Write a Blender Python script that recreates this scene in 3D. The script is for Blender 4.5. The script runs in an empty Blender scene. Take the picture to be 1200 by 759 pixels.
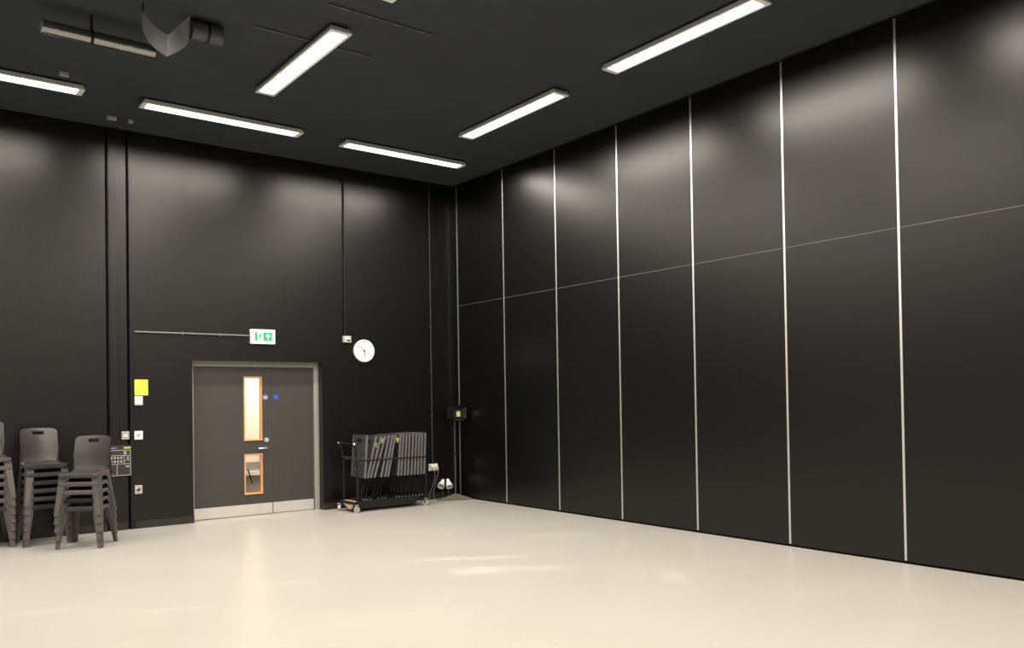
import bpy, bmesh, math, random
from mathutils import Vector, Matrix
S = bpy.context.scene
COL = S.collection
PI = math.pi
R = math.radians
# ------------------------------------------------------------------ camera
cam = bpy.data.cameras.new('camera'); camo = bpy.data.objects.new('camera', cam); COL.objects.link(camo)
YAW, PITCH, ROLL = R(37.468), R(0.8125), R(-0.8908)
fw = Vector((math.sin(YAW)*math.cos(PITCH), math.cos(YAW)*math.cos(PITCH), math.sin(PITCH)))
rt = fw.cross(Vector((0, 0, 1))).normalized(); up = rt.cross(fw)
r2 = math.cos(ROLL)*rt + math.sin(ROLL)*up; u2 = -math.sin(ROLL)*rt + math.cos(ROLL)*up
m = Matrix((r2, u2, -fw)).transposed().to_4x4(); m.translation = Vector((-7.394, -11.154, 1.5375))
camo.matrix_world = m
cam.sensor_fit = 'HORIZONTAL'; cam.sensor_width = 36; cam.lens = 972.3/1200*36
cam.shift_y = (454.76-379.5)/1200; cam.clip_end = 200
S.camera = camo
# ------------------------------------------------------------------ world, exposure
w = bpy.data.worlds.new('world'); S.world = w; w.use_nodes = True
w.node_tree.nodes['Background'].inputs[0].default_value = (0.0, 0.0, 0.0, 1)
S.view_settings.view_transform = 'Standard'; S.view_settings.look = 'None'
S.view_settings.exposure = 0.0; S.view_settings.gamma = 1
LAMP = 6.0                        # radiance of the strip light diffusers at glancing angles
LAMPW = 88.0                      # watts of each strip light's downward beam
SPREAD = 170.0                    # beam spread of the strip lights, degrees
LAMPC = (1.0, 0.905, 0.80, 1)

# ------------------------------------------------------------------ materials
def mat(name, color, rough=.5, metal=0, spec=.5, bump=0, bscale=60, var=0, vscale=3, emit=None, estr=0, coat=0, coatr=.3):
    M = bpy.data.materials.new(name); M.use_nodes = True
    nt = M.node_tree; b = nt.nodes['Principled BSDF']
    b.inputs['Base Color'].default_value = (*color, 1); b.inputs['Roughness'].default_value = rough
    b.inputs['Metallic'].default_value = metal; b.inputs['Specular IOR Level'].default_value = spec
    if coat:
        b.inputs['Coat Weight'].default_value = coat; b.inputs['Coat Roughness'].default_value = coatr
    tc = nt.nodes.new('ShaderNodeTexCoord')
    if var:
        n = nt.nodes.new('ShaderNodeTexNoise'); n.inputs['Scale'].default_value = vscale; n.inputs['Detail'].default_value = 4
        nt.links.new(tc.outputs['Object'], n.inputs['Vector'])
        r = nt.nodes.new('ShaderNodeMapRange'); r.inputs['From Min'].default_value = .3; r.inputs['From Max'].default_value = .7
        r.inputs['To Min'].default_value = 1-var; r.inputs['To Max'].default_value = 1+var
        nt.links.new(n.outputs['Fac'], r.inputs['Value'])
        x = nt.nodes.new('ShaderNodeVectorMath'); x.operation = 'SCALE'; x.inputs[0].default_value = color
        nt.links.new(r.outputs['Result'], x.inputs['Scale']); nt.links.new(x.outputs['Vector'], b.inputs['Base Color'])
    if bump:
        n = nt.nodes.new('ShaderNodeTexNoise'); n.inputs['Scale'].default_value = bscale; n.inputs['Detail'].default_value = 3
        nt.links.new(tc.outputs['Object'], n.inputs['Vector'])
        q = nt.nodes.new('ShaderNodeBump'); q.inputs['Strength'].default_value = bump; q.inputs['Distance'].default_value = .01
        nt.links.new(n.outputs['Fac'], q.inputs['Height']); nt.links.new(q.outputs['Normal'], b.inputs['Normal'])
    if emit:
        b.inputs['Emission Color'].default_value = (*emit, 1); b.inputs['Emission Strength'].default_value = estr
    return M

WALLB = mat('black_wall_paint', (.0022, .0021, .0020), .345, spec=.48, bump=.10, bscale=35, var=.12, vscale=2)
PANEL = mat('black_laminate', (.0012, .0013, .0012), .335, spec=.52, bump=.03, bscale=90, var=.05, vscale=4)
CEIL = mat('black_ceiling_paint', (.042, .049, .058), .75, spec=.3, bump=.1, bscale=30, var=.08, vscale=1.5)
FASC = mat('bulkhead_paint', (.034, .040, .047), .7, spec=.3, var=.05)
SKIRT = mat('black_gloss_paint', (.016, .015, .014), .38, spec=.5, var=.1, vscale=9)
GROOVE = mat('groove_black', (.004, .004, .004), .9, spec=.1)
STRIP = mat('anodised_strip', (.80, .79, .76), .42, metal=1, var=.04, vscale=3)
JOINT = mat('joint_bead', (.14, .138, .13), .5, metal=.5)
DOORM = mat('door_laminate', (.041, .0385, .0355), .55, bump=.04, bscale=120, var=.05, vscale=5)
FRAME = mat('door_frame_grey', (.31, .30, .28), .45, var=.04)
STEEL = mat('brushed_steel', (.70, .68, .64), .38, metal=.55, var=.03, vscale=8)
CHROME = mat('chrome', (.75, .74, .72), .2, metal=1)
OAK = mat('oak_bead', (.62, .33, .12), .45, var=.15, vscale=25)
PLY = mat('plywood', (.50, .34, .22), .6, var=.15, vscale=12)
WHITEP = mat('white_plastic', (.82, .81, .76), .35, var=.02)
GREYP = mat('grey_plastic', (.42, .40, .37), .4, var=.05)
SWG = mat('steel_switch_plate', (.50, .48, .45), .35, metal=.5)
YEL = mat('yellow_paper', (.83, .72, .06), .6, var=.04, vscale=20)
YELS = mat('pale_yellow_sticker', (.80, .70, .20), .5, var=.05, vscale=30)
BLKM = mat('black_powder_coat', (.008, .008, .008), .55, spec=.3, bump=.05, bscale=200, var=.1)
DKP = mat('black_print', (.02, .02, .02), .5)
CHAIR = mat('charcoal_polypropylene', (.078, .073, .070), .42, bump=.25, bscale=220, var=.15, vscale=6)
CHAIRL = mat('charcoal_leg_plastic', (.082, .077, .073), .5, bump=.2, bscale=220, var=.15, vscale=6)
FOOT = mat('foot_rubber', (.10, .075, .06), .7, var=.1)
DESK = mat('grey_desk_metal', (.085, .085, .088), .45, metal=.3, var=.1, vscale=8)
DESKE = mat('grey_desk_edge', (.17, .17, .175), .45, metal=.3, var=.1, vscale=8)
RUBW = mat('pale_rubber', (.16, .155, .15), .6)
WHEEL = mat('caster_grey', (.42, .41, .39), .4, metal=.2)
BASEM = mat('weathered_steel_base', (.125, .115, .095), .6, metal=.2, var=.25, vscale=12)
POLEM = mat('dark_steel_pole', (.075, .073, .07), .4, metal=.5)
DUCT = mat('galvanised_duct', (.26, .255, .25), .24, metal=.95, bump=.6, bscale=12)
DUCTD = mat('dark_duct', (.075, .078, .082), .5, metal=.2, var=.1)
VANE = mat('grey_sheet_metal', (.50, .51, .52), .5, metal=.1, var=.1, vscale=6)
GREEN = mat('sign_green', (.0, .36, .10), .4, emit=(.0, .36, .10), estr=.35)
SIGNW = mat('sign_white', (.85, .87, .80), .4, emit=(.95, 1.0, .88), estr=.55)
BLUE = mat('sign_blue', (.03, .09, .45), .4)
SIGNT = mat('sign_print', (.6, .62, .75), .4)
AMBER = mat('amber_label', (.75, .50, .08), .4)
DIFF = mat('light_diffuser', (.8, .8, .8), .5, emit=LAMPC[:3], estr=LAMP)
HOUSE = mat('light_housing', (.80, .79, .77), .5, var=.03)
CORW = mat('corridor_paint', (.80, .74, .64), .6, var=.02)
CORG = mat('corridor_grey', (.30, .29, .27), .5, var=.06)
CORF = mat('corridor_floor', (.30, .27, .24), .4, var=.1)
CORL = mat('corridor_light', (.8, .8, .8), .5, emit=(1, .9, .76), estr=22)
BULBW = mat('lamp_enamel', (.72, .71, .67), .25)
GLASSM = bpy.data.materials.new('clear_glass'); GLASSM.use_nodes = True
_b = GLASSM.node_tree.nodes['Principled BSDF']; _b.inputs['Transmission Weight'].default_value = 1
_b.inputs['Roughness'].default_value = .0; _b.inputs['IOR'].default_value = 1.02

def floor_mat():
    M = bpy.data.materials.new('cream_sheet_floor'); M.use_nodes = True
    nt = M.node_tree; b = nt.nodes['Principled BSDF']; L = nt.links.new; N = nt.nodes.new
    tc = N('ShaderNodeTexCoord')
    n1 = N('ShaderNodeTexNoise'); n1.inputs['Scale'].default_value = 1.1; n1.inputs['Detail'].default_value = 6; L(tc.outputs['Object'], n1.inputs['Vector'])
    n2 = N('ShaderNodeTexNoise'); n2.inputs['Scale'].default_value = 3.2; n2.inputs['Detail'].default_value = 5; n2.inputs['Distortion'].default_value = 1.5
    mp = N('ShaderNodeMapping'); mp.inputs['Scale'].default_value = (.5, 2.0, 1); mp.inputs['Rotation'].default_value = (0, 0, R(40))
    L(tc.outputs['Object'], mp.inputs['Vector']); L(mp.outputs['Vector'], n2.inputs['Vector'])
    sm = N('ShaderNodeMapRange'); sm.inputs['From Min'].default_value = .62; sm.inputs['From Max'].default_value = .74; L(n2.outputs['Fac'], sm.inputs['Value'])
    total = None
    # wiped patches with a shape of their own: centre x, y, half length, half width, angle, strength
    nd = N('ShaderNodeTexNoise'); nd.inputs['Scale'].default_value = 3.5; nd.inputs['Detail'].default_value = 3; L(tc.outputs['Object'], nd.inputs['Vector'])
    off = N('ShaderNodeVectorMath'); off.operation = 'SUBTRACT'; L(nd.outputs['Color'], off.inputs[0]); off.inputs[1].default_value = (.5, .5, .5)
    sc = N('ShaderNodeVectorMath'); sc.operation = 'SCALE'; sc.inputs['Scale'].default_value = .28; L(off.outputs[0], sc.inputs[0])
    wp = N('ShaderNodeVectorMath'); wp.operation = 'ADD'; L(tc.outputs['Object'], wp.inputs[0]); L(sc.outputs[0], wp.inputs[1])
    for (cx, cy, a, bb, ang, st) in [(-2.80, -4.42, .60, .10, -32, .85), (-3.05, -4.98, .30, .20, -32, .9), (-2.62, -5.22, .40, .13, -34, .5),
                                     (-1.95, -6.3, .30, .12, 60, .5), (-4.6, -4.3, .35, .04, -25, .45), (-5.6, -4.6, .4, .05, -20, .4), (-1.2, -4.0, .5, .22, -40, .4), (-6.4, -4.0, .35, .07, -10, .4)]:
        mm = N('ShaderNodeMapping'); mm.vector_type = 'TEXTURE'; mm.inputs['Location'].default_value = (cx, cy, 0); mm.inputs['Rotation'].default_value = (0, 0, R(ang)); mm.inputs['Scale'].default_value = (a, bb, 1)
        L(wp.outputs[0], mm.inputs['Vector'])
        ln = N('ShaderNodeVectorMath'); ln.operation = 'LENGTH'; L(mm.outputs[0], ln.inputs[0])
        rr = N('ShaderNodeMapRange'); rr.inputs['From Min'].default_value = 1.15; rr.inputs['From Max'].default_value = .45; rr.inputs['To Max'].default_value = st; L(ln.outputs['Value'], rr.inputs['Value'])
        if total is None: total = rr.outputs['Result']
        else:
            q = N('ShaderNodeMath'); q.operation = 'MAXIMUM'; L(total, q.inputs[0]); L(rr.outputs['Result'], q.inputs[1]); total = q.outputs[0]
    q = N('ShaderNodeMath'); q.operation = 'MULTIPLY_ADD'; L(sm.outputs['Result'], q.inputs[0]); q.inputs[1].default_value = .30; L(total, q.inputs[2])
    base = N('ShaderNodeMix'); base.data_type = 'RGBA'; base.inputs['A'].default_value = (.362, .352, .320, 1); base.inputs['B'].default_value = (.385, .376, .346, 1)
    L(n1.outputs['Fac'], base.inputs['Factor'])
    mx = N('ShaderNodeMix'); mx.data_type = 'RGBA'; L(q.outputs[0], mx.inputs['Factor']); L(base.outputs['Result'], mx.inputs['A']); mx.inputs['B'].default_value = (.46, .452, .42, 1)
    L(mx.outputs['Result'], b.inputs['Base Color'])
    ro = N('ShaderNodeMapRange'); ro.inputs['To Min'].default_value = .26; ro.inputs['To Max'].default_value = .36; L(n1.outputs['Fac'], ro.inputs['Value']); L(ro.outputs['Result'], b.inputs['Roughness'])
    b.inputs['Specular IOR Level'].default_value = .45
    bp = N('ShaderNodeBump'); bp.inputs['Strength'].default_value = .05; bp.inputs['Distance'].default_value = .01
    n3 = N('ShaderNodeTexNoise'); n3.inputs['Scale'].default_value = 5; L(tc.outputs['Object'], n3.inputs['Vector']); L(n3.outputs['Fac'], bp.inputs['Height']); L(bp.outputs['Normal'], b.inputs['Normal'])
    return M
FLOORM = floor_mat()

# ------------------------------------------------------------------ helpers
class MB:
    def __init__(s): s.bm = bmesh.new()
    def box(s, x0, x1, y0, y1, z0, z1, M=None, bev=0):
        t = bmesh.new()
        v = [t.verts.new((x, y, z)) for x in (x0, x1) for y in (y0, y1) for z in (z0, z1)]
        for f in ((0, 1, 3, 2), (4, 6, 7, 5), (0, 4, 5, 1), (2, 3, 7, 6), (0, 2, 6, 4), (1, 5, 7, 3)): t.faces.new([v[i] for i in f])
        if bev: bmesh.ops.bevel(t, geom=t.edges[:], offset=bev, segments=2, profile=.6, affect='EDGES')
        s._merge(t, M); return s
    def _merge(s, t, M=None):
        if M is not None: bmesh.ops.transform(t, matrix=M, verts=t.verts)
        me = bpy.data.meshes.new('tmp'); t.to_mesh(me); t.free(); s.bm.from_mesh(me); bpy.data.meshes.remove(me)
    def cyl(s, a, b, r, r2=None, n=16):
        a = Vector(a); b = Vector(b); d = b-a
        t = bmesh.new(); bmesh.ops.create_cone(t, cap_ends=True, segments=n, radius1=r, radius2=r if r2 is None else r2, depth=d.length)
        M = Matrix.Translation((a+b)/2) @ d.to_track_quat('Z', 'Y').to_matrix().to_4x4()
        s._merge(t, M); return s
    def sphere(s, c, r, n=12):
        t = bmesh.new(); bmesh.ops.create_uvsphere(t, u_segments=n, v_segments=n//2+2, radius=r); s._merge(t, Matrix.Translation(c)); return s
    def tube(s, pts, r, n=8):
        for a, b in zip(pts, pts[1:]): s.cyl(a, b, r, n=n)
        for p in pts[1:-1]: s.sphere(p, r*1.02, 8)
        return s
    def poly(s, pts, vec):
        """extruded polygon: pts are 3-D, vec the thickness vector"""
        t = bmesh.new(); vec = Vector(vec)
        a = [t.verts.new(p) for p in pts]; b = [t.verts.new(Vector(p)+vec) for p in pts]
        t.faces.new(a); t.faces.new(b[::-1]); n = len(pts)
        for i in range(n): t.faces.new((a[i], b[i], b[(i+1) % n], a[(i+1) % n]))
        bmesh.ops.recalc_face_normals(t, faces=t.faces[:]); s._merge(t); return s
    def grid(s, P, th, skip=()):
        """P[i][j] points of a surface, solidified"""
        t = bmesh.new(); V = [[t.verts.new(p) for p in row] for row in P]
        for i in range(len(P)-1):
            for j in range(len(P[0])-1):
                if (i, j) in skip: continue
                t.faces.new((V[i][j], V[i+1][j], V[i+1][j+1], V[i][j+1]))
        bmesh.ops.solidify(t, geom=t.faces[:], thickness=th)
        bmesh.ops.delete(t, geom=[v for v in t.verts if not v.link_faces], context='VERTS')
        bmesh.ops.recalc_face_normals(t, faces=t.faces[:]); s._merge(t); return s
    def lathe(s, prof, M=None, n=24):
        t = bmesh.new(); rings = []
        for r, z in prof: rings.append([t.verts.new((r*math.cos(2*PI*k/n), r*math.sin(2*PI*k/n), z)) for k in range(n)])
        for a, b in zip(rings, rings[1:]):
            for k in range(n): t.faces.new((a[k], a[(k+1) % n], b[(k+1) % n], b[k]))
        if prof[0][0] > 1e-5: t.faces.new(rings[0][::-1])
        if prof[-1][0] > 1e-5: t.faces.new(rings[-1])
        bmesh.ops.remove_doubles(t, verts=t.verts[:], dist=1e-6)
        s._merge(t, M); return s
    def build(s, name, M, parent=None, smooth=False, loc=None):
        me = bpy.data.meshes.new(name)
        if smooth:
            for f in s.bm.faces: f.smooth = True
            for e in s.bm.edges:
                if len(e.link_faces) == 2 and e.calc_face_angle(0) > R(38): e.smooth = False
        s.bm.to_mesh(me); s.bm.free(); me.materials.append(M)
        o = bpy.data.objects.new(name, me); COL.objects.link(o)
        if parent is not None: o.parent = parent
        if loc is not None: o.location = loc
        return o
def bx(name, M, x0, x1, y0, y1, z0, z1, parent=None, bev=0):
    return MB().box(x0, x1, y0, y1, z0, z1, bev=bev).build(name, M, parent)
def tag(o, label=None, cat=None, group=None, kind=None):
    if label: o['label'] = label
    if cat: o['category'] = cat
    if group: o['group'] = group
    if kind: o['kind'] = kind
    return o
def empty(name, loc, label=None, cat=None, group=None, rz=0):
    o = bpy.data.objects.new(name, None); COL.objects.link(o); o.location = loc; o.rotation_euler = (0, 0, rz); o.empty_display_size = .1
    return tag(o, label, cat, group)
def kids(o): return [c for c in COL.objects if c.parent == o]
def copy_tree(o, parent=None):
    c = o.copy(); COL.objects.link(c)
    if parent is not None: c.parent = parent
    for ch in kids(o): copy_tree(ch, c)
    return c
def text_mb(body, size, M):
    cu = bpy.data.curves.new('t', 'FONT'); cu.body = body; cu.size = size; cu.align_x = 'CENTER'; cu.align_y = 'CENTER'; cu.extrude = .0005
    o = bpy.data.objects.new('t', cu); me = bpy.data.meshes.new_from_object(o)
    b = MB(); b.bm.from_mesh(me); bmesh.ops.transform(b.bm, matrix=M, verts=b.bm.verts)
    bpy.data.objects.remove(o); bpy.data.curves.remove(cu); bpy.data.meshes.remove(me); return b

# ------------------------------------------------------------------ room shell
XL, YN, ZC = -10.6, -15.2, 5.0
tag(bx('floor', FLOORM, XL-.2, .2, YN-.2, .16, -.1, 0), kind='structure')
ceil = tag(bx('ceiling', CEIL, XL-.2, .2, YN-.2, .3, ZC, ZC+.1), kind='structure')
wb = MB(); T = .28
wb.box(XL-.2, -5.14, 0, T, 0, ZC).box(-5.117, -4.902, 0, T, 0, ZC)  .box(-4.878, -4.11, 0, T, 0, ZC)
wb.box(-4.11, -2.29, 0, T, 2.125, ZC).box(-2.29, .2, 0, T, 0, ZC)
wall_back = tag(wb.build('wall_back', WALLB), kind='structure')
g = MB().box(-5.141, -5.109, .035, T, 0, ZC).box(-4.906, -4.874, .035, T, 0, ZC).build('shadow_groove', GROOVE, wall_back)
bx('trunking', WALLB, -5.109, -5.0, -.022, .0, .1, 4.99, wall_back, bev=.004)
bx('trunking', WALLB, -4.874, -4.822, -.018, .0, .0, 4.99, wall_back, bev=.003)
tag(bx('wall_left', WALLB, XL-.2, XL, YN, 0, 0, ZC), kind='structure')
tag(bx('wall_rear', WALLB, XL, 0, YN-.2, YN, 0, ZC), kind='structure')
bb = MB()
for a, b in ((XL, -5.142), (-5.109, -4.905), (-4.82, -4.108), (-2.292, -.12)):
    bb.box(a, b, -.02, 0, 0, .088); bb.box(a, b, -.014, 0, .088, .096)
tag(bb.build('baseboard_back', SKIRT), kind='structure')
# right wall: a folding partition of tall panels in two tiers with bright metal edge strips
wall_right = tag(bx('wall_right', GROOVE, .05, .2, YN, 0, 0, ZC), kind='structure')
sy = [.115, 1.342] + [1.342+1.1977*k for k in range(1, 12)]
ZJ, ZT = 3.052, 4.985
edges = [0.0] + sy + [-YN]
for a, b in zip(edges, edges[1:]):
    lo = a+(.0115 if a > 0 else 0); hi = b-(.0115 if b < -YN else 0)
    for z0, z1 in ((.022, ZJ-.003), (ZJ+.003, ZT)):
        bx('wall_panel', PANEL, 0, .05, -hi, -lo, z0, z1, wall_right)
    bx('joint_bead', JOINT, .0, .04, -hi, -lo, ZJ-.003, ZJ+.003, wall_right)
for y in sy:
    bx('edge_strip', STRIP, -.004, .05, -y-.0115, -y+.0115, .03, ZT-.02, wall_right, bev=.003)
bx('bottom_seal', GROOVE, .012, .05, YN, 0, 0, .022, wall_right)
bx('head_track', FASC, -.004, .05, YN, 0, ZT, ZC, wall_right)

# ------------------------------------------------------------------ door with corridor behind
door = tag(MB().box(-4.11, -4.062, .13, .20, 0, 2.125).box(-2.36, -2.29, .13, .20, 0, 2.125).box(-4.062, -2.36, .13, .20, 2.052, 2.125)
           .box(-4.062, -4.05, .175, .20, 0, 2.052).box(-2.372, -2.36, .175, .20, 0, 2.052).build('door_1', FRAME), kind='structure')
Y0, Y1 = .150, .195
def leaf(x0, x1, holes, nm='door_leaf'):
    b = MB(); zb, zt = .008, 2.05
    if not holes: b.box(x0, x1, Y0, Y1, zb, zt)
    else:
        hx0, hx1 = holes[0][0], holes[0][1]
        b.box(x0, hx0, Y0, Y1, zb, zt).box(hx1, x1, Y0, Y1, zb, zt); z = zb
        for h in sorted(holes, key=lambda h: h[2]):
            b.box(hx0, hx1, Y0, Y1, z, h[2]); z = h[3]
        b.box(hx0, hx1, Y0, Y1, z, zt)
    return b.build(nm, DOORM, door)
H = [(-3.372, -3.142, 1.045, 1.905), (-3.372, -3.142, .305, .835)]
lf = leaf(-4.060, -2.988, H); rf = leaf(-2.9865, -2.374, [])
for (x0, x1, z0, z1) in H:
    f = .014
    b = MB()
    for (a0, a1, c0, c1) in ((x0-f, x0, z0-f, z1+f), (x1, x1+f, z0-f, z1+f), (x0, x1, z0-f, z0), (x0, x1, z1, z1+f)):
        b.box(a0, a1, Y0-.012, Y0+.0, c0, c1, bev=.002)
    b.box(x0, x0+.008, Y0, Y1, z0, z1).box(x1-.008, x1, Y0, Y1, z0, z1).box(x0, x1, Y0, Y1, z0, z0+.008).box(x0, x1, Y0, Y1, z1-.008, z1)
    tag(b.build('glazing_bead', OAK, lf), 'orange-brown oak glazing bead')
    tag(bx('window_pane', GLASSM, x0+.008, x1-.008, Y0+.018, Y0+.024, z0+.008, z1-.008, lf), 'clear glass vision panel')
bx('kick_plate', STEEL, -4.057, -2.991, Y0-.002, Y0, .012, .158, lf); bx('kick_plate', STEEL, -2.979, -2.377, Y0-.002, Y0, .012, .158, rf)
b = MB().cyl((-3.075, Y0, .925), (-3.075, Y0-.008, .925), .026, n=20).cyl((-3.075, Y0, .925), (-3.075, Y0-.055, .925), .010)
b.tube([(-3.075, Y0-.05, .925), (-3.12, Y0-.055, .925), (-3.2, Y0-.052, .923)], .010)
tag(b.build('lever_handle', CHROME, lf, True), 'satin chrome lever handle')
tag(MB().cyl((-3.07, Y0, 1.035), (-3.07, Y0-.014, 1.035), .032, n=20).cyl((-3.07, Y0-.012, 1.035), (-3.07, Y0-.022, 1.035), .012).build('door_lock', STEEL, lf, True), 'round chrome lock')
def fire_sign(x, par, band):
    o = MB().cyl((x, Y0, 1.63), (x, Y0-.002, 1.63), .036, n=28).build('round_sign', BLUE, par)
    tag(o, 'round blue door sign with white print' if band else 'plain round blue door sign')
    b = MB()
    if band:
        for dz, hw in ((.009, .024), (-.001, .026), (-.011, .02)): b.box(x-hw, x+hw, Y0-.0035, Y0-.002, 1.63+dz-.003, 1.63+dz+.003)
        M = Matrix.Translation((x, Y0-.002, 1.63)) @ Matrix.Rotation(PI/2, 4, 'X')
        t = bmesh.new(); n = 28
        A = [t.verts.new((.034*math.cos(2*PI*k/n), .034*math.sin(2*PI*k/n), .001)) for k in range(n)]
        B = [t.verts.new((.030*math.cos(2*PI*k/n), .030*math.sin(2*PI*k/n), .001)) for k in range(n)]
        for k in range(n): t.faces.new((A[k], A[(k+1) % n], B[(k+1) % n], B[k]))
        b._merge(t, M)
        b.build('sign_print', SIGNT, door).parent = par
fire_sign(-3.078, lf, True); fire_sign(-2.925, rf, False)
# corridor
cor = MB().box(-5.2, -5.1, T, 2.1, 0, 2.7).box(-1.4, -1.3, T, 2.1, 0, 2.7).box(-5.2, -1.3, 2.1, 2.2, 0, 2.7).build('wall_corridor', CORW)
tag(cor, kind='structure')
bx('dado_board', CORG, -5.1, -1.4, 2.08, 2.1, 0, .60, cor)
bx('dado_rail', CORW, -5.1, -1.4, 2.02, 2.08, .39, .46, cor)
MB().cyl((-2.67, 2.0, .50), (-2.60, 2.0, .26), .010, n=8).build('rail_bracket', BLKM, cor)
tag(bx('floor_corridor', CORF, -5.2, -1.3, .16, 2.2, -.1, 0), kind='structure')
cc = tag(bx('ceiling_corridor', CORW, -5.2, -1.3, T, 2.2, 2.7, 2.75), kind='structure')
bx('corridor_light', CORL, -4.3, -2.0, .8, 1.6, 2.68, 2.70, cc)

# ------------------------------------------------------------------ strip lights
LL, LW, LZ = 1.90, .213, 4.926
def make_light():
    root = empty('ceiling_light', (0, 0, 0), '.', 'ceiling light', 'linear ceiling strip lights')
    h = MB(); x, y = LW/2, LL/2
    # tray: flat top with flared rim, sloping frame around the diffuser
    top = [(-x+.012, -y+.02), (x-.012, -y+.02), (x-.012, y-.02), (-x+.012, y-.02)]
    t = bmesh.new()
    A = [t.verts.new((a, b, .050)) for a, b in top]
    B = [t.verts.new((a, b, .012)) for a, b in ((-x, -y), (x, -y), (x, y), (-x, y))]
    C_ = [t.verts.new((a, b, 0)) for a, b in ((-x, -y), (x, -y), (x, y), (-x, y))]
    D = [t.verts.new((a, b, .004)) for a, b in ((-x+.03, -y+.06), (x-.03, -y+.06), (x-.03, y-.06), (-x+.03, y-.06))]
    t.faces.new(A)
    for P, Q in ((A, B), (B, C_), (C_, D)):
        for i in range(4): t.faces.new((P[i], P[(i+1) % 4], Q[(i+1) % 4], Q[i]))
    t.faces.new(D[::-1]); bmesh.ops.recalc_face_normals(t, faces=t.faces[:]); h._merge(t)
    h.build('light_housing', HOUSE, root)
    bx('spacer', FASC, -.05, .05, -y+.08, y-.08, .050, ZC-LZ, root)
    d = MB().box(-x+.032, x-.032, -y+.062, y-.062, -.001, .0035, bev=0); d.build('diffuser', DIFF, root)
    la = bpy.data.lights.new('strip_beam', 'AREA'); la.shape = 'RECTANGLE'; la.size = LW-.066; la.size_y = LL-.13
    la.energy = LAMPW; la.color = LAMPC[:3]; la.spread = R(SPREAD)
    lo_ = bpy.data.objects.new('strip_beam', la); COL.objects.link(lo_); lo_.parent = root; lo_.location = (0, 0, -.004)
    return root
L0 = make_light(); first = [True]
def light(x, y, along_x, label):
    o = L0 if first[0] else copy_tree(L0)
    first[0] = False
    o.location = (x, y, LZ); o.rotation_euler = (0, 0, PI/2 if along_x else 0); o['label'] = label
light(-1.574, -1.214, True, 'white strip light over the clock, nearest the corner of the room')
light(-4.064, -1.25, True, 'white strip light parallel to the back wall, above the double door')
light(-6.554, -1.28, True, 'white strip light at left edge of the photo, over the stacked chairs')
light(-9.04, -1.28, True, 'strip light of the back row out of view at left')
for k in range(5):
    light(-1.337, -3.293-2.65*k, False, ['white strip light beside the black panels, farther of the two in that row', 'white strip light beside the black panels, nearer one at top right of the photo',
          'strip light beside the panels, out of view above the camera', 'strip light beside the panels, out of view behind the camera', 'strip light beside the panels, last before the rear wall'][k])
    light(-4.002, -3.301-2.65*k, False, ['white strip light in the middle of the ceiling, pointing towards the door', 'strip light whose end tip shows at the top edge of the photo',
          'middle row strip light out of view above the camera', 'middle row strip light out of view behind the camera', 'middle row strip light nearest the rear wall'][k])
    light(-6.83, -3.30-2.65*k, False, ['strip light just beyond the upper left corner of the photo', 'left row strip light out of view ahead of the camera',
          'left row strip light out of view over the camera', 'left row strip light out of view behind the camera', 'left row strip light nearest the rear wall'][k])
    if k % 2 == 0:
        light(-9.4, -3.30-2.65*k, False, ['strip light along the left wall, first from the door wall, out of view', '', 'strip light along the left wall, middle one, out of view', '', 'strip light along the left wall, last one, out of view'][k])

# ------------------------------------------------------------------ ceiling duct, vane, conduits
dr = empty('ventilation_duct', (-5.8, -3.13, 4.80), 'shiny round metal duct hanging at the ceiling, left of the grey V-shaped vane', 'duct')
b = MB(); n = 20; x = -.46
while x < .46:
    x2 = min(x+.115, .46); b.cyl((x, 0, 0), (x2-.006, 0, 0), .058, n=24); b.cyl((x2-.006, 0, 0), (x2, 0, 0), .060, n=24); x = x2
b.build('duct_pipe', DUCT, dr, True)
for xx in (-.07,):
    MB().cyl((xx-.012, 0, 0), (xx+.012, 0, 0), .064, n=24).box(xx-.01, xx+.01, -.012, .012, .05, .20).build('hanger_strap', BLKM, dr)
dt = empty('duct_stub', (-5.004, -3.576, 4.90), 'short dark round duct section right of the grey V-shaped vane', 'duct')
MB().cyl((-.14, 0, 0), (.0, 0, 0), .085, n=24).cyl((.0, 0, 0), (.008, 0, 0), .088, n=24).cyl((.008, 0, 0), (.13, 0, 0), .085, n=24).build('duct_pipe', DUCTD, dt, True)
MB().box(-.01, .01, -.012, .012, .08, .10).cyl((-.012, 0, 0), (.012, 0, 0), .090, n=24).build('hanger_strap', BLKM, dt)
# V-shaped vane, blades curve up and apart from a lower ridge
vn = empty('air_vane', (-5.395, -3.72, 4.53), 'grey V-shaped sheet metal vane with two curved blades under the ceiling', 'vane')
def vane(top, bot, yt):
    P = []; n = 12
    def smp(L, f):
        f *= len(L)-1; i = min(int(f), len(L)-2); f -= i
        p0, p1, p2, p3 = [Vector((q[0], 0, q[1])) for q in (L[max(i-1, 0)], L[i], L[i+1], L[min(i+2, len(L)-1)])]
        return .5*((2*p1)+(-p0+p2)*f+(2*p0-5*p1+4*p2-p3)*f*f+(-p0+3*p1-3*p2+p3)*f**3)
    for k in range(n+1):
        f = k/n; a = smp(top, f); c = smp(bot, f); a.y = c.y = -3.74+yt*math.sin(f*PI/2)
        P.append([p-Vector((-5.395, -3.72, 4.53)) for p in (a, a.lerp(c, .5)+Vector((0, .012, 0)), c)])
    return P
MB().grid(vane([(-5.389, 4.726), (-5.44, 4.77), (-5.486, 4.815), (-5.53, 4.87), (-5.568, 4.93)], [(-5.398, 4.538), (-5.47, 4.59), (-5.525, 4.655), (-5.57, 4.76), (-5.570, 4.925)], .10), .006).build('blade', VANE, vn, True)
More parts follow.
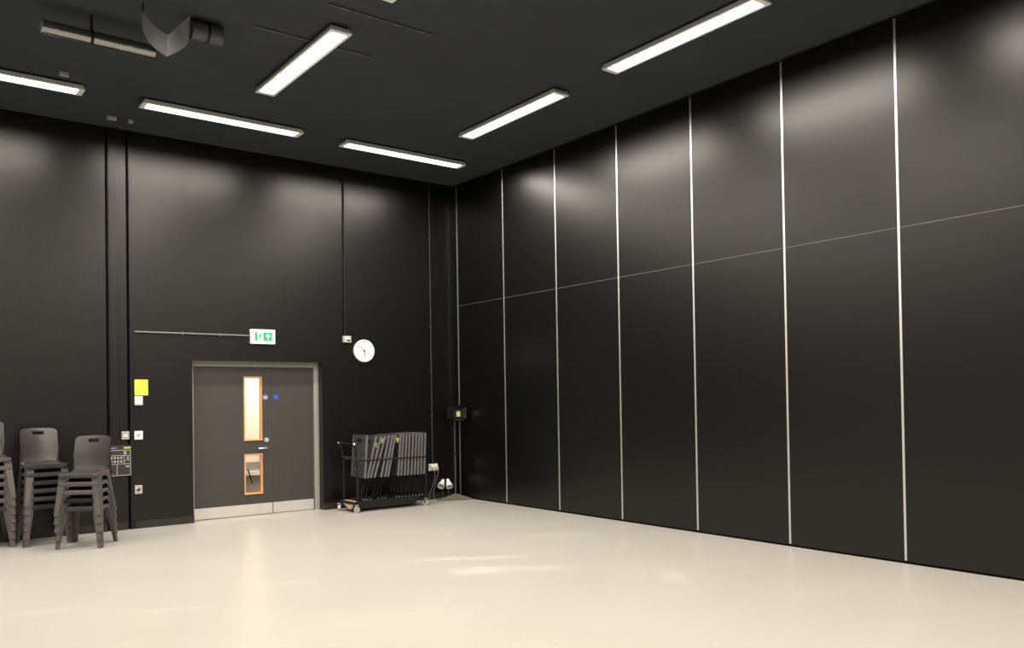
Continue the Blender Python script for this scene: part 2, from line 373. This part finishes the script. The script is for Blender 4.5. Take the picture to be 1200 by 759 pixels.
MB().grid(vane([(-5.389, 4.726), (-5.34, 4.785), (-5.29, 4.85), (-5.23, 4.92), (-5.171, 4.995)], [(-5.398, 4.538), (-5.32, 4.60), (-5.25, 4.665), (-5.19, 4.75), (-5.170, 4.96)], .10), .006).build('blade', VANE, vn, True)
MB().cyl((-.165, .09, .38), (-.165, .09, ZC-4.53), .006).build('hanger_rod', BLKM, vn)
for (x0, x1, y, z, lab) in ((-4.64, -3.45, -3.778, 4.985, 'thin conduit on the ceiling crossing behind the middle strip light'), (-4.276, -3.2, -4.56, 4.985, 'thin conduit on the ceiling near the top edge of the photo')):
    c = MB().cyl((x0, y, z), (x1, y, z), .007, n=8)
    for q in range(4): c.box(x0+(x1-x0)*(q+.5)/4-.012, x0+(x1-x0)*(q+.5)/4+.012, y-.02, y+.02, z-.004, ZC)
    tag(c.build('ceiling_conduit', JOINT), lab, 'conduit')
def clip(x, y, z, s, lab):
    tag(MB().box(x-s, x+s, y-.02, y+.02, z-.02, z+.02, bev=.004).box(x-.01, x+.01, y-.01, y+.01, z+.02, ZC).build('mounting_clip', GREYP), lab, 'bracket')
clip(-5.841, -1.602, 4.975, .045, 'small grey bracket on the ceiling above the left strip light')
clip(-5.149, -.452, 4.975, .05, 'small grey ceiling bracket above the wall trunking, wider one of the pair')
clip(-4.939, -.451, 4.975, .028, 'small grey ceiling bracket above the wall trunking, smaller one of the pair')

# ------------------------------------------------------------------ wall fittings (back wall)
def conduit_v(x, z0, z1, r, saddles, M, label):
    b = MB().cyl((x, -.018, z0), (x, -.018, z1), r, n=10)
    o = b.build('wall_conduit', M, None, True); tag(o, label, 'conduit')
    for z in saddles: bx('saddle_clip', M, x-.022, x+.022, -.03, 0, z-.009, z+.009, o, bev=.003)
    return o
conduit_v(-1.930, 2.515, 4.99, .012, (4.75, 4.12, 3.52, 2.90), BLKM, 'black vertical conduit running up the wall from the grey box beside the clock')
conduit_v(-.455, .56, 4.99, .009, (4.1, 3.4, 2.7, 2.0, 1.3), FASC, 'thin dark vertical conduit near the corner, above the double socket')
cx = MB().cyl((-4.82, -.018, 2.468), (-3.34, -.018, 2.468), .013, n=10).build('wall_conduit', JOINT, None, True)
tag(cx, 'grey horizontal conduit running to the green exit sign', 'conduit')
for x in (-4.24, -3.76): bx('saddle_clip', JOINT, x-.01, x+.01, -.034, 0, 2.445, 2.491, cx, bev=.003)
# exit sign
es = empty('exit_sign', (-3.174, 0, 2.459), 'white box sign with green running figure and arrow above the door', 'exit sign')
bx('sign_box', WHITEP, -.172, .172, -.05, 0, -.1, .1, es, bev=.006)
bx('sign_face', SIGNW, -.166, .166, -.053, -.05, -.094, .094, es)
bx('green_field', GREEN, -.115, -.08, -.0545, -.053, -.055, .060, es)
bx('green_field', GREEN, 0, .125, -.0545, -.053, -.055, .060, es)
aw = MB(); y = -.056
aw.poly([(.066, y, .045), (.100, y, .008), (.090, y, -.002), (.074, y, .014), (.074, y, -.04), (.058, y, -.04), (.058, y, .014), (.042, y, -.002), (.032, y, .008)], (0, .0012, 0))
aw.build('arrow', SIGNW, es)
rn = MB(); y = -.0545
rn.cyl((-.028, y, .040), (-.028, y+.001, .040), .008, n=14)
def limb(pts, w):
    for (a, b_) in zip(pts, pts[1:]):
        a = Vector((a[0], y, a[1])); b_ = Vector((b_[0], y, b_[1])); d = (b_-a).normalized(); nn = Vector((-d.z, 0, d.x))*w
        rn.poly([a-nn-d*w*.5, b_-nn+d*w*.5, b_+nn+d*w*.5, a+nn-d*w*.5], (0, .001, 0))
limb([(-.034, .028), (-.044, .0)], .010); limb([(-.044, .0), (-.032, -.018), (-.042, -.046)], .006); limb([(-.046, .0), (-.056, -.018), (-.074, -.018)], .006)
limb([(-.034, .026), (-.020, .014), (-.010, .022)], .0045); limb([(-.036, .026), (-.054, .020), (-.060, .006)], .0045)
rn.build('running_figure', GREEN, es)
# clock
ck = empty('wall_clock', (-1.626, 0, 2.302), 'round white wall clock showing about ten to six', 'clock')
Mx = Matrix.Rotation(PI/2, 4, 'X')
MB().lathe([(.165, 0), (.168, .01), (.168, .032), (.160, .040), (.148, .040), (.145, .028)], Mx, 48).build('clock_rim', WHITEP, ck, True)
MB().lathe([(.0001, .029), (.146, .029), (.146, .020), (.0001, .020)], Mx, 48).build('clock_face', mat('clock_face', (.86, .86, .80), .5), ck)
nm = MB()
for k in range(1, 13):
    a = R(90-30*k); t = text_mb(str(k), .034, Matrix.Translation((.112*math.cos(a), -.0296, .112*math.sin(a))) @ Matrix.Rotation(PI/2, 4, 'X'))
    me = bpy.data.meshes.new('t'); t.bm.to_mesh(me); t.bm.free(); nm.bm.from_mesh(me); bpy.data.meshes.remove(me)
for k in range(60):
    a = R(6*k); c, s_ = math.cos(a), math.sin(a); w_ = .0012
    if k % 5: continue
    nm.poly([(c*.134-s_*w_, -.0296, s_*.134+c*w_), (c*.143-s_*w_, -.0296, s_*.143+c*w_), (c*.143+s_*w_, -.0296, s_*.143-c*w_), (c*.134+s_*w_, -.0296, s_*.134-c*w_)], (0, .0005, 0))
tag(nm.build('clock_numerals', DKP, ck), kind='stuff')
def hand(name, deg, l, w_, yy):
    a = R(90-deg); d = Vector((math.cos(a), 0, math.sin(a))); nn = Vector((-d.z, 0, d.x))*w_
    MB().poly([-d*.02-nn+Vector((0, yy, 0)), d*l-nn*.6+Vector((0, yy, 0)), d*l+nn*.6+Vector((0, yy, 0)), -d*.02+nn+Vector((0, yy, 0))], (0, .0012, 0)).build(name, DKP, ck)
hand('hour_hand', 176, .088, .006, -.033); hand('minute_hand', 308, .112, .004, -.036)
MB().cyl((0, -.029, 0), (0, -.040, 0), .009).build('hand_boss', DKP, ck, True)
# box beside the clock
bo = empty('junction_box', (-1.906, 0, 2.467), 'small grey box with a dark slot at upper left of the clock', 'switch box')
bx('box_body', GREYP, -.060, .060, -.05, 0, -.048, .048, bo, bev=.005)
bx('box_slot', DKP, -.005, .045, -.052, -.05, -.028, -.010, bo); bx('box_tab', WHITEP, -.03, .03, -.052, -.05, .005, .03, bo)
# yellow notice, white box, switches
yn = tag(MB().box(-4.820, -4.660, -.006, 0, 1.669, 1.868).build('yellow_notice', YEL), 'square yellow notice on black wall left of the door', 'notice')
wbx = empty('sounder_box', (-4.778, 0, 1.60), 'small white wall box just under the yellow notice', 'wall box')
MB().box(-.047, .047, -.045, 0, -.055, .058, bev=.01).build('box_body', WHITEP, wbx, True)
MB().box(-.030, .030, -.048, -.045, -.045, -.035).build('box_grille', GREYP, wbx)
def plate(name, x, z, hw, hh, M, label, cat, rock):
    p = empty(name, (x, 0, z), label, cat)
    bx('face_plate', M, -hw, hw, -.022, 0, -hh, hh, p, bev=.004)
    for (a, b_, c, d, MM, nme) in rock: bx(nme, MM, a, b_, -.026, -.0215, c, d, p)
    return p
plate('light_switch', -4.779, 1.168, .050, .053, WHITEP, 'white square switch plate, right of the wall trunking', 'switch', [(-.022, .010, -.022, .020, GREYP, 'switch_key'), (.012, .022, .0, .020, SWG, 'switch_key')])
plate('light_switch', -4.933, 1.171, .045, .050, SWG, 'grey square switch plate with two rockers, above the control panel', 'switch', [(-.020, -.003, -.016, .014, WHITEP, 'switch_rocker'), (.003, .020, -.016, .014, WHITEP, 'switch_rocker')])
plate('wall_socket', -4.785, .488, .045, .054, SWG, 'single steel power socket low on the wall right of the chair stacks', 'socket', [(-.022, .02, -.018, .014, DKP, 'socket_face'), (-.03, -.012, .008, .022, WHITEP, 'switch_rocker'), (.016, .03, -.03, -.012, WHITEP, 'switch_rocker')])
s2 = plate('wall_socket', -.440, .50, .078, .054, WHITEP, 'double power socket with two plugs and leads near the corner', 'socket', [(-.075, -.045, -.045, .045, GREYP, 'socket_face'), (.02, .034, .025, .04, WHITEP, 'switch_rocker')])
MB().box(-.042, -.004, -.07, -.024, -.040, .012, bev=.006).build('plug', mat('cream_plug', (.62, .55, .42), .5), s2)
MB().box(.020, .062, -.07, -.024, -.040, .012, bev=.006).build('plug', mat('cream_plug_b', (.60, .54, .43), .5), s2)
CORDM = mat('grey_flex', (.16, .155, .15), .5)
def cord(pts, r, lab):
    P = [Vector(p) for p in pts]; out = []
    for i in range(len(P)-1):
        p0, p1, p2, p3 = P[max(i-1, 0)], P[i], P[i+1], P[min(i+2, len(P)-1)]
        for k in range(6):
            t = k/6; out.append(.5*((2*p1)+(-p0+p2)*t+(2*p0-5*p1+4*p2-p3)*t*t+(-p0+3*p1-3*p2+p3)*t**3))
    out.append(P[-1])
    return tag(MB().tube(out, r, 6).build('power_cord', CORDM, None, True), lab, 'cord')
cord([(-.463, -.055, .455), (-.462, -.085, .42), (-.45, -.06, .30), (-.50, -.06, .18), (-.54, -.05, .09), (-.56, -.06, .012), (-.66, -.10, .006)], .005, 'left grey flex hanging from the double socket')
cord([(-.399, -.055, .455), (-.397, -.09, .42), (-.415, -.06, .32), (-.445, -.06, .20), (-.465, -.05, .10), (-.46, -.07, .012), (-.42, -.12, .006), (-.50, -.19, .006), (-.40, -.24, .006), (-.33, -.16, .006), (-.42, -.10, .010), (-.36, -.2, .014)], .005, 'right grey flex from the double socket, coiled on the floor')
# stage lighting control panel
cp = empty('control_panel', (-5.02, 0, .865), 'black control panel with white line boxes and amber label, behind the nearest chair stack', 'control panel')
bx('panel_case', DKP, -.16, .146, -.03, 0, -.195, .185, cp, bev=.004)
ln = MB(); y0, y1 = -.0315, -.030
def hl(x0, x1, z, t=.0035): ln.box(x0, x1, y0, y1, z-t, z+t)
def vl(x, z0, z1, t=.0035): ln.box(x-t, x+t, y0, y1, z0, z1)
hl(-.14, .14, .125); hl(-.14, .14, -.185); vl(-.14, -.185, .125); vl(.14, -.185, .125)
hl(-.14, .14, -.045); hl(-.14, .065, .062); vl(.065, -.045, .125); vl(-.015, -.185, -.045); hl(.065, .14, .055); hl(.065, .14, .0); vl(.09, .055, .125)
ln.build('panel_lines', mat('panel_print', (.38, .37, .35), .5), cp)
kb = MB()
for r_ in range(2):
    for c in range(5): kb.box(-.125+c*.037, -.105+c*.037, -.040, -.03, .018-r_*.045, .045-r_*.045, bev=.003)
kb.build('panel_buttons', GREYP, cp)
bx('amber_label', AMBER, .062, .144, -.0316, -.030, .145, .163, cp)
bx('white_label', mat('panel_word', (.35, .35, .34), .5), -.10, -.02, -.0316, -.03, .150, .158, cp)
bx('grey_label', GREYP, .085, .125, -.0316, -.03, -.085, -.070, cp)
bx('panel_knob', GREYP, .10, .115, -.045, -.03, .015, .04, cp); bx('display_window', SWG, .075, .085, -.033, -.03, .075, .11, cp)
tag(bx('wall_ledge', BLKM, -5.08, -4.905, -.012, 0, .505, .515), 'thin dark ledge low on the wall under the control panel', 'trim')

# ------------------------------------------------------------------ stacking chairs
def make_chair():
    root = empty('stacking_chair', (0, 0, 0), '.', 'chair')
    ZS = .455
    # seat
    P = []; NX, NY = 14, 12
    for i in range(NY+3):
        row = []
        for j in range(NX+1):
            u = -1+2*j/NX; xx = .197*u
            if i == 0: yy, zz = -.203, ZS-.050
            elif i == 1: yy, zz = -.206, ZS-.022
            elif i == 2: yy, zz = -.196, ZS-.004
            else:
                f = (i-3)/(NY-1); yy = -.180+.345*f
                zz = ZS - .010*math.sin(PI*min(1, f*1.1))*(1-u*u) + (.022*((f-.82)/.18)**2 if f > .82 else 0)
            if abs(u) > .9 and i > 1: zz -= .006
            row.append(Vector((xx, yy, zz)))
        row.insert(0, row[0]+Vector((-.003, 0, -.026 if i > 1 else -.0))); row.append(row[-1]+Vector((.003, 0, -.026 if i > 1 else 0)))
        P.append(row)
    MB().grid(P, -.008).build('seat', CHAIR, root, True)
    # backrest with hand hole and rounded top corners
    P = []; NX, NZ = 20, 20; skip = set()
    for i in range(NZ+1):
        f = i/NZ; z = ZS+.020+.375*f
        hw = .166+.030*min(1, f/.35) if f < .35 else .196-.006*math.sin(PI*(f-.35)/.65)
        if z > .800: q = (z-.800)/.052; hw -= .045*(1-math.sqrt(max(0, 1-min(1, q)**2)))
        row = []
        for j in range(NX+1):
            u = -1+2*j/NX
            yb = .168+.085*f-.012*math.sin(PI*f)+.02*(1-math.exp(-f*9))*1
            yy = yb - .030*(u*u)*(.3+.7*min(1, f*2))
            zz = z - (.008*u*u if f > .9 else 0)
            if i == NZ: yy += .006; 
            row.append(Vector((hw*u, yy, zz)))
            if j < NX and i in (16, 17) and 7 <= j <= 12: skip.add((i, j))
        P.append(row)
    MB().grid(P, .008, skip).build('backrest', CHAIR, root, True)
    t = .0045
    for s in (-1, 1):
        for fr in (True, False):
            b = MB(); N_ = 6
            def pt(z, dx, dy):
                k = 1-z/.45
                X = .203+.040*k; Y = (-.180-.050*k) if fr else (.150+.105*k)
                return Vector((s*(X+dx), Y+dy, z))
            sg = 1 if fr else -1
            for (kind) in ('side', 'face'):
                vs = []; tt = bmesh.new()
                for i in range(N_+1):
                    z = .45*(1-i/N_)+.004*(i == N_); k = 1-z/.45
                    w1 = .092-.040*min(1, k*1.05); w2 = .080-.032*min(1, k*1.05)
                    if k < .12 and kind == 'side': w1 += .05*(1-k/.12)
                    if kind == 'side': Q = [pt(z, 0, 0), pt(z, -t, 0), pt(z, -t, sg*w1), pt(z, 0, sg*w1)]
                    else: Q = [pt(z, 0, 0), pt(z, -w2, 0), pt(z, -w2, sg*t), pt(z, 0, sg*t)]
                    vs.append([tt.verts.new(p) for p in Q])
                for A, B in zip(vs, vs[1:]):
                    for i in range(4): tt.faces.new((A[i], A[(i+1) % 4], B[(i+1) % 4], B[i]))
                tt.faces.new(vs[0]); tt.faces.new(vs[-1]); bmesh.ops.recalc_face_normals(tt, faces=tt.faces[:]); b._merge(tt)
            lg = b.build('leg', CHAIRL, root)
            p = pt(.0, -.016, sg*.017)
            MB().box(p.x-.014, p.x+.014, p.y-.016, p.y+.016, 0, .022, bev=.004).build('foot_cap', FOOT, lg)
        P = [(s*.2015, -.15, .448), (s*.2015, .13, .448), (s*.2015, .10, .405), (s*.2015, .03, .413), (s*.2015, -.06, .413), (s*.2015, -.12, .405)]
        MB().poly(P, (-s*.005, 0, 0)).build('side_rail', CHAIRL, root)
    return root
CH = make_chair(); used = [False]
ordn = ['topmost', 'second from the top', 'third from the top', 'fourth from the top', 'fifth from the top', 'sixth from the top', 'lowest']
def stack(x, y, rz, n, which, grp):
    for k in range(n):
        c = CH if not used[0] else copy_tree(CH); used[0] = True
        d = Vector((math.sin(rz), -math.cos(rz)))*.008*k
        j = n-1-k; o_ = 'lowest' if k == 0 else ordn[j]
        c.location = (x+d.x, y+d.y, .090*k); c.rotation_euler = (0, 0, rz)
        c['label'] = 'charcoal stacking chair, %s in the %s' % (o_, which); c['group'] = grp
stack(-5.545, -.955, R(-31), 5, 'short five-chair stack nearest the camera', 'short stack of five charcoal chairs')
stack(-5.895, -.41, R(4), 6, 'middle stack of six chairs', 'middle stack of six charcoal chairs')
stack(-6.425, -.285, R(2), 7, 'stack cut off by the photo edge', 'tall stack of seven charcoal chairs at left edge')

# ------------------------------------------------------------------ music stand trolley
tr = empty('storage_trolley', (-1.55, -.44, 0), 'black wheeled trolley loaded with upright grey music stands', 'trolley')
def T_(x, y, z): return (x+1.55, y+.44, z)
def tbx(name, M, x0, x1, y0, y1, z0, z1, bev=0, par=tr): return bx(name, M, x0+1.55, x1+1.55, y0+.44, y1+.44, z0, z1, par, bev)
YF, YB = -.625, -.185
tbx('tray', PLY, -2.10, -2.02, YB-.38, YB, .128, .144)
tbx('tray', BLKM, -2.02, -.95, YB-.38, YB, .128, .143)
tbx('tray_mat', BLKM, -2.02, -.95, YB-.35, YB-.01, .143, .147)
b = MB(); z0, z1 = .05, .148
b.poly([T_(-2.085, YF, z1), T_(-1.06, YF, z1), T_(-1.14, YF, z0), T_(-2.06, YF, z0)], (0, .028, 0)); b.build('side_beam', BLKM, tr)
tbx('side_beam', BLKM, -2.10, -.95, YB-.02, YB+.01, .10, .148)
tbx('end_beam', BLKM, -2.13, -2.09, YF, YB, .112, .146); tbx('end_beam', BLKM, -.975, -.945, YF+.03, YB, .112, .146)
gs = MB().poly([T_(-2.125, YB-.10, .110), T_(-2.125, YF+.03, .110), T_(-2.125, YF+.10, .045), T_(-2.125, YF+.15, .040)], (.014, 0, 0)).build('gusset', mat('raw_plywood_edge', (.62, .36, .22), .6, var=.1, vscale=20), tr)
for yy in (YF+.012, YB-.012):
    b = MB(); f = 1
    b.tube([T_(-2.065, yy, .11), T_(-2.065, yy, .74), T_(-2.115, yy, .955)], .0135, 8)
    b.build('post', BLKM, tr, True)
    MB().tube([T_(-.945, yy, .11), T_(-.945, yy, .72)], .0125, 8).build('post', BLKM, tr, True)
    MB().tube([T_(-2.065, yy, .722), T_(-.945, yy, .722)], .0135, 8).build('rail', BLKM, tr, True)
for (xx, zz, r_) in ((-2.12, .958, .012), (-2.075, .758, .010)):
    h = MB().tube([T_(xx, YF-.01, zz), T_(xx, YB+.01, zz)], r_, 10).build('push_bar', BLKM if zz > .9 else POLEM, tr, True)
    if zz > .9:
        for yy, dd in ((YF-.01, -1), (YB+.01, 1)):
            MB().cyl(T_(xx, yy, zz), T_(xx, yy+dd*.02, zz), r_*1.15, n=12).build('end_cap', WHITEP, h, True)
def caster(x, y, rz):
    c = MB().cyl((0, 0, .10), (0, 0, .112), .028).box(-.022, -.016, -.018, .012, .04, .102).box(.016, .022, -.018, .012, .04, .102).cyl((-.024, -.006, .045), (.024, -.006, .045), .008).build('caster', CHROME, tr, True)
    c.location = T_(x, y, 0); c.rotation_euler = (0, 0, rz)
    MB().cyl((-.013, 0, .042), (.013, 0, .042), .042, n=24).cyl((-.015, 0, .042), (.015, 0, .042), .022, n=16).build('wheel', WHEEL, c, True)
caster(-2.085, YF-.01, R(35)); caster(-2.20+.04, YB-.045, R(-20)); caster(-.955, YF+.01, R(20)); caster(-.955, YB-.03, R(10))

def make_stand():
    root = empty('music_stand', (0, 0, 0), '.', 'music stand', 'music stands on the trolley')
    # desk in local coordinates: plane x=0, y from -.19 (front) to .19, z from 0 (low edge) to .60
    b = MB(); W_, Hh, th = .205, .60, .003
    b.box(-th, th, -W_, W_, 0, .03).box(-th, th, -W_, W_, Hh-.045, Hh).box(-th, th, -W_, -W_+.03, 0, Hh).box(-th, th, W_-.03, W_, 0, Hh)
    b.box(-th, th, -.10, .10, Hh-.12, Hh-.095).box(-th, th, -.012, .012, 0, Hh)
    def clipseg(c, sgn):
        # diagonal z = c + sgn*1.15*y clipped to the open field
        ya, yb, za, zb = -W_+.028, W_-.028, .028, Hh-.044
        m_ = sgn*1.15; ys = [ya, yb]
        lo, hi = ya, yb
        t0, t1 = sorted(((za-c)/m_, (zb-c)/m_)); lo = max(lo, t0); hi = min(hi, t1)
        if hi-lo < .005: return None
        return (lo, c+m_*lo), (hi, c+m_*hi)
    for sgn in (-1, 1):
        c = -.25
        while c < .85:
            q = clipseg(c, sgn)
            if q:
                (a0, a1), (b0, b1) = q; d = Vector((0, b0-a0, b1-a1)).normalized(); nn = Vector((0, -d.z, d.y))*.0062
                A = Vector((-.002*sgn, a0, a1)); B = Vector((-.002*sgn, b0, b1))
                b.poly([A-nn, B-nn, B+nn, A+nn], (.002, 0, 0))
            c += .058
    desk = b.build('desk', DESK, root)
    MB().box(-.013, .013, -W_-.004, -W_, -.004, Hh+.004).box(-.013, -.010, -W_, -W_+.02, 0, Hh).box(-.013, .013, -W_, W_, Hh, Hh+.004).box(-.013, .0, W_, W_+.004, 0, Hh).build('desk_edge', DESKE, desk)
    MB().box(-.012, -.003, -.06, .06, Hh-.10, Hh-.06, bev=.002).build('tilt_bracket', BLKM, desk)
    st = MB().cyl((0, 0, 0), (0, 0, .60), .0095, n=10).cyl((0, 0, .22), (0, 0, .27), .0135, n=10).sphere((0, -.018, .245), .010, 8).build('stem', BLKM, root, True)
    fb = MB().tube([(0, -.15, .012), (0, 0, .05), (0, .15, .012)], .0075, 8).build('base', BLKM, root, True)
    for yy in (-.15, .15): MB().sphere((0, yy, .0115), .0115, 10).build('rubber_foot', RUBW, fb, True)
    return root
MS = make_stand()
pairs = [(427.6, 430.6), (430.6, 441.2), (434.0, 446.8), (438.2, 451.8), (445.8, 455.6), (450.2, 459.6), (453.6, 462.8), (465.5, 469.2), (468.9, 472.3), (473, 476), (476.8, 479.8), (481.0, 484.0), (485.0, 487.8), (488.8, 491.4), (492.6, 494.8), (496.4, 498.8)]
def px2x(p): return -1.895+(p-431)/71.2
labs = ['grey music stand at the trolley handle end, its mesh desk facing out', 'leaning grey music stand next to the one with its mesh desk facing out', 'leaning music stand with a square yellow sticker, third from the handles',
        'steeply leaning music stand with a yellow sticker by its top edge, fourth from the handles', 'leaning music stand in the middle of the trolley, fifth from the handles', 'leaning music stand in the middle, sixth from the handles', 'leaning music stand just before the gap in the row',
        'upright music stand with a yellow sticker, right after the gap'] + ['upright grey music stand, %s after the one bordering the gap' % k for k in ('first', 'second', 'third', 'fourth', 'fifth', 'sixth')] + ['upright grey music stand, last but one at the far right end of trolley', 'upright grey music stand at the far right end of trolley']
ZD, ZB = .472, .147
xb_prev = -9
for i, (pb, pt_) in enumerate(pairs):
    xb, xt = px2x(pb), px2x(pt_); ang = math.atan2(xt-xb, .60)
    xbase = max(xb-(xb-px2x(pairs[0][0]))*.0-.3*math.tan(ang)*.35, xb_prev+.034); xb_prev = xbase
    c = MS if i == 0 else copy_tree(MS)
    c.location = (xbase, -.41, ZB); c['label'] = labs[i]
    for ch in kids(c):
        if ch.name.startswith('desk'):
            ch.location = (xb-xbase, 0, ZD-ZB); ch.rotation_euler = (0, ang, 0)
            if i in (2, 3, 7):
                sy_, sz = {2: (-.135, .47), 3: (-.15, .53), 7: (-.135, .51)}[i]
                tag(MB().box(-.017, -.0135, sy_-.04, sy_+.035, sz-.035, sz+.035).build('sticker', YELS, ch), 'pale yellow square sticker')
        if ch.name.startswith('stem'):
            # stem reaches from the base to the desk centre
            tx = xb+math.tan(ang)*.25+.012-xbase; a2 = math.atan2(tx, ZD-ZB+.25-.05); ch.location = (0, 0, .05); ch.rotation_euler = (0, a2, 0)

# ------------------------------------------------------------------ lighting stand in the corner
ls = empty('lighting_stand', (-.187, -.256, 0), 'black pole stand with flat spreading base in the corner of the room', 'stand')
# flat spreading base: a low three-sided skirt
b = MB(); t = bmesh.new()
foot = [(-.36, -.02), (.02, -.235), (.168, -.250), (.15, .18), (-.1, .2)]
V = [t.verts.new((x_, y_, .012)) for x_, y_ in foot]; Vb = [t.verts.new((x_, y_, 0)) for x_, y_ in foot]
ap = [t.verts.new((.022*math.cos(2*PI*k/5+PI*1.1), .022*math.sin(2*PI*k/5+PI*1.1), .085)) for k in range(5)]
for k in range(5):
    t.faces.new((Vb[k], Vb[(k+1) % 5], V[(k+1) % 5], V[k])); t.faces.new((V[k], V[(k+1) % 5], ap[(k+1) % 5], ap[k]))
t.faces.new(ap); t.faces.new(Vb[::-1]); bmesh.ops.recalc_face_normals(t, faces=t.faces[:]); b._merge(t); b.build('base', BASEM, ls)
MB().cyl((0, 0, .07), (0, 0, .72), .017, n=14).cyl((0, 0, .72), (0, 0, 1.20), .013, n=14).build('pole', POLEM, ls, True)
MB().cyl((0, 0, .70), (0, 0, .75), .022, n=14).cyl((0, 0, .725), (0, -.045, .725), .008).build('clamp_collar', BLKM, ls, True)
tag(MB().cyl((0, 0, 1.17), (0, 0, 1.205), .016, n=14).cyl((-.01, -.01, 1.20), (-.01, -.045, 1.215), .010).build('locking_knob', CHROME, ls, True), 'bright metal locking knob')
lt = empty('stage_light', (-.187, -.256, 1.205), 'black stage light with barn doors and yellow label atop the corner stand', 'stage light')
MB().cyl((0, 0, 0), (0, 0, .06), .010).box(-.088, -.080, -.012, .012, .03, .16).box(.080, .088, -.012, .012, .03, .16).box(-.088, .088, -.012, .012, .03, .042).build('yoke', BLKM, lt)
MB().box(-.075, .075, -.07, .10, .06, .22, bev=.012).box(-.06, .06, -.05, .09, .22, .24, bev=.006).build('lantern_body', BLKM, lt)
fl = MB()
for q in range(5): fl.box(-.079, .079, -.04+.028*q, -.034+.028*q, .075, .205)
fl.build('cooling_fin', BLKM, lt)
MB().poly([(-.08, -.07, .215), (.08, -.07, .215), (.10, -.15, .262), (-.10, -.15, .262)], (0, 0, .003)).build('barn_door', BLKM, lt)
MB().poly([(-.08, -.07, .062), (.08, -.07, .062), (.09, -.13, .025), (-.09, -.13, .025)], (0, 0, .003)).build('barn_door', BLKM, lt)
for s in (-1, 1): MB().poly([(s*.076, -.07, .07), (s*.076, -.07, .21), (s*.135, -.13, .235), (s*.135, -.13, .05)], (.003, 0, 0)).build('barn_door', BLKM, lt)
bx('lens', DKP, -.06, .06, -.074, -.07, .075, .205, lt)
tag(bx('yellow_label', YELS, -.012, .055, -.080, -.074, .085, .17, lt), 'pale yellow label')
MB().tube([(-.02, .05, .07), (-.07, .03, -.03), (-.04, .02, -.10), (-.015, 0, -.12)], .005, 6).build('lead', BLKM, lt)

def clip_lamp(x, y, d, label):
    root = empty('small_spot_lamp', (x, y, 0), label, 'lamp', 'pair of small spot lamps on the floor')
    MB().lathe([(.045, 0), (.045, .006), (.02, .014), (.0001, .016)], None, 20).build('base', POLEM, root, True)
    MB().tube([(0, 0, .01), (0, 0, .235), (d[0]*-.015, d[1]*-.015, .262)], .007, 8).build('stem', mat('spot_stem', (.10, .10, .095), .4, metal=.4), root, True)
    D = Vector(d).normalized(); M_ = Matrix.Translation((D[0]*-.02, D[1]*-.02, .285)) @ D.to_track_quat('Z', 'Y').to_matrix().to_4x4()
    sh = MB().lathe([(.0001, -.02), (.022, -.018), (.028, .01), (.034, .03), (.060, .125), (.056, .125), (.028, .03), (.0001, .02)], M_, 24).build('shade', BULBW, root, True)
    MB().sphere((D*.055)+Vector((D[0]*-.02, D[1]*-.02, .285)), .024, 12).build('bulb', WHITEP, root, True)
clip_lamp(-.325, -.10, (-.62, -.42, -.62), 'small white spot lamp pointing down left, beside the corner stand')
clip_lamp(-.232, -.115, (-.18, -.75, -.95), 'small white spot lamp facing forward, nearest the corner stand')
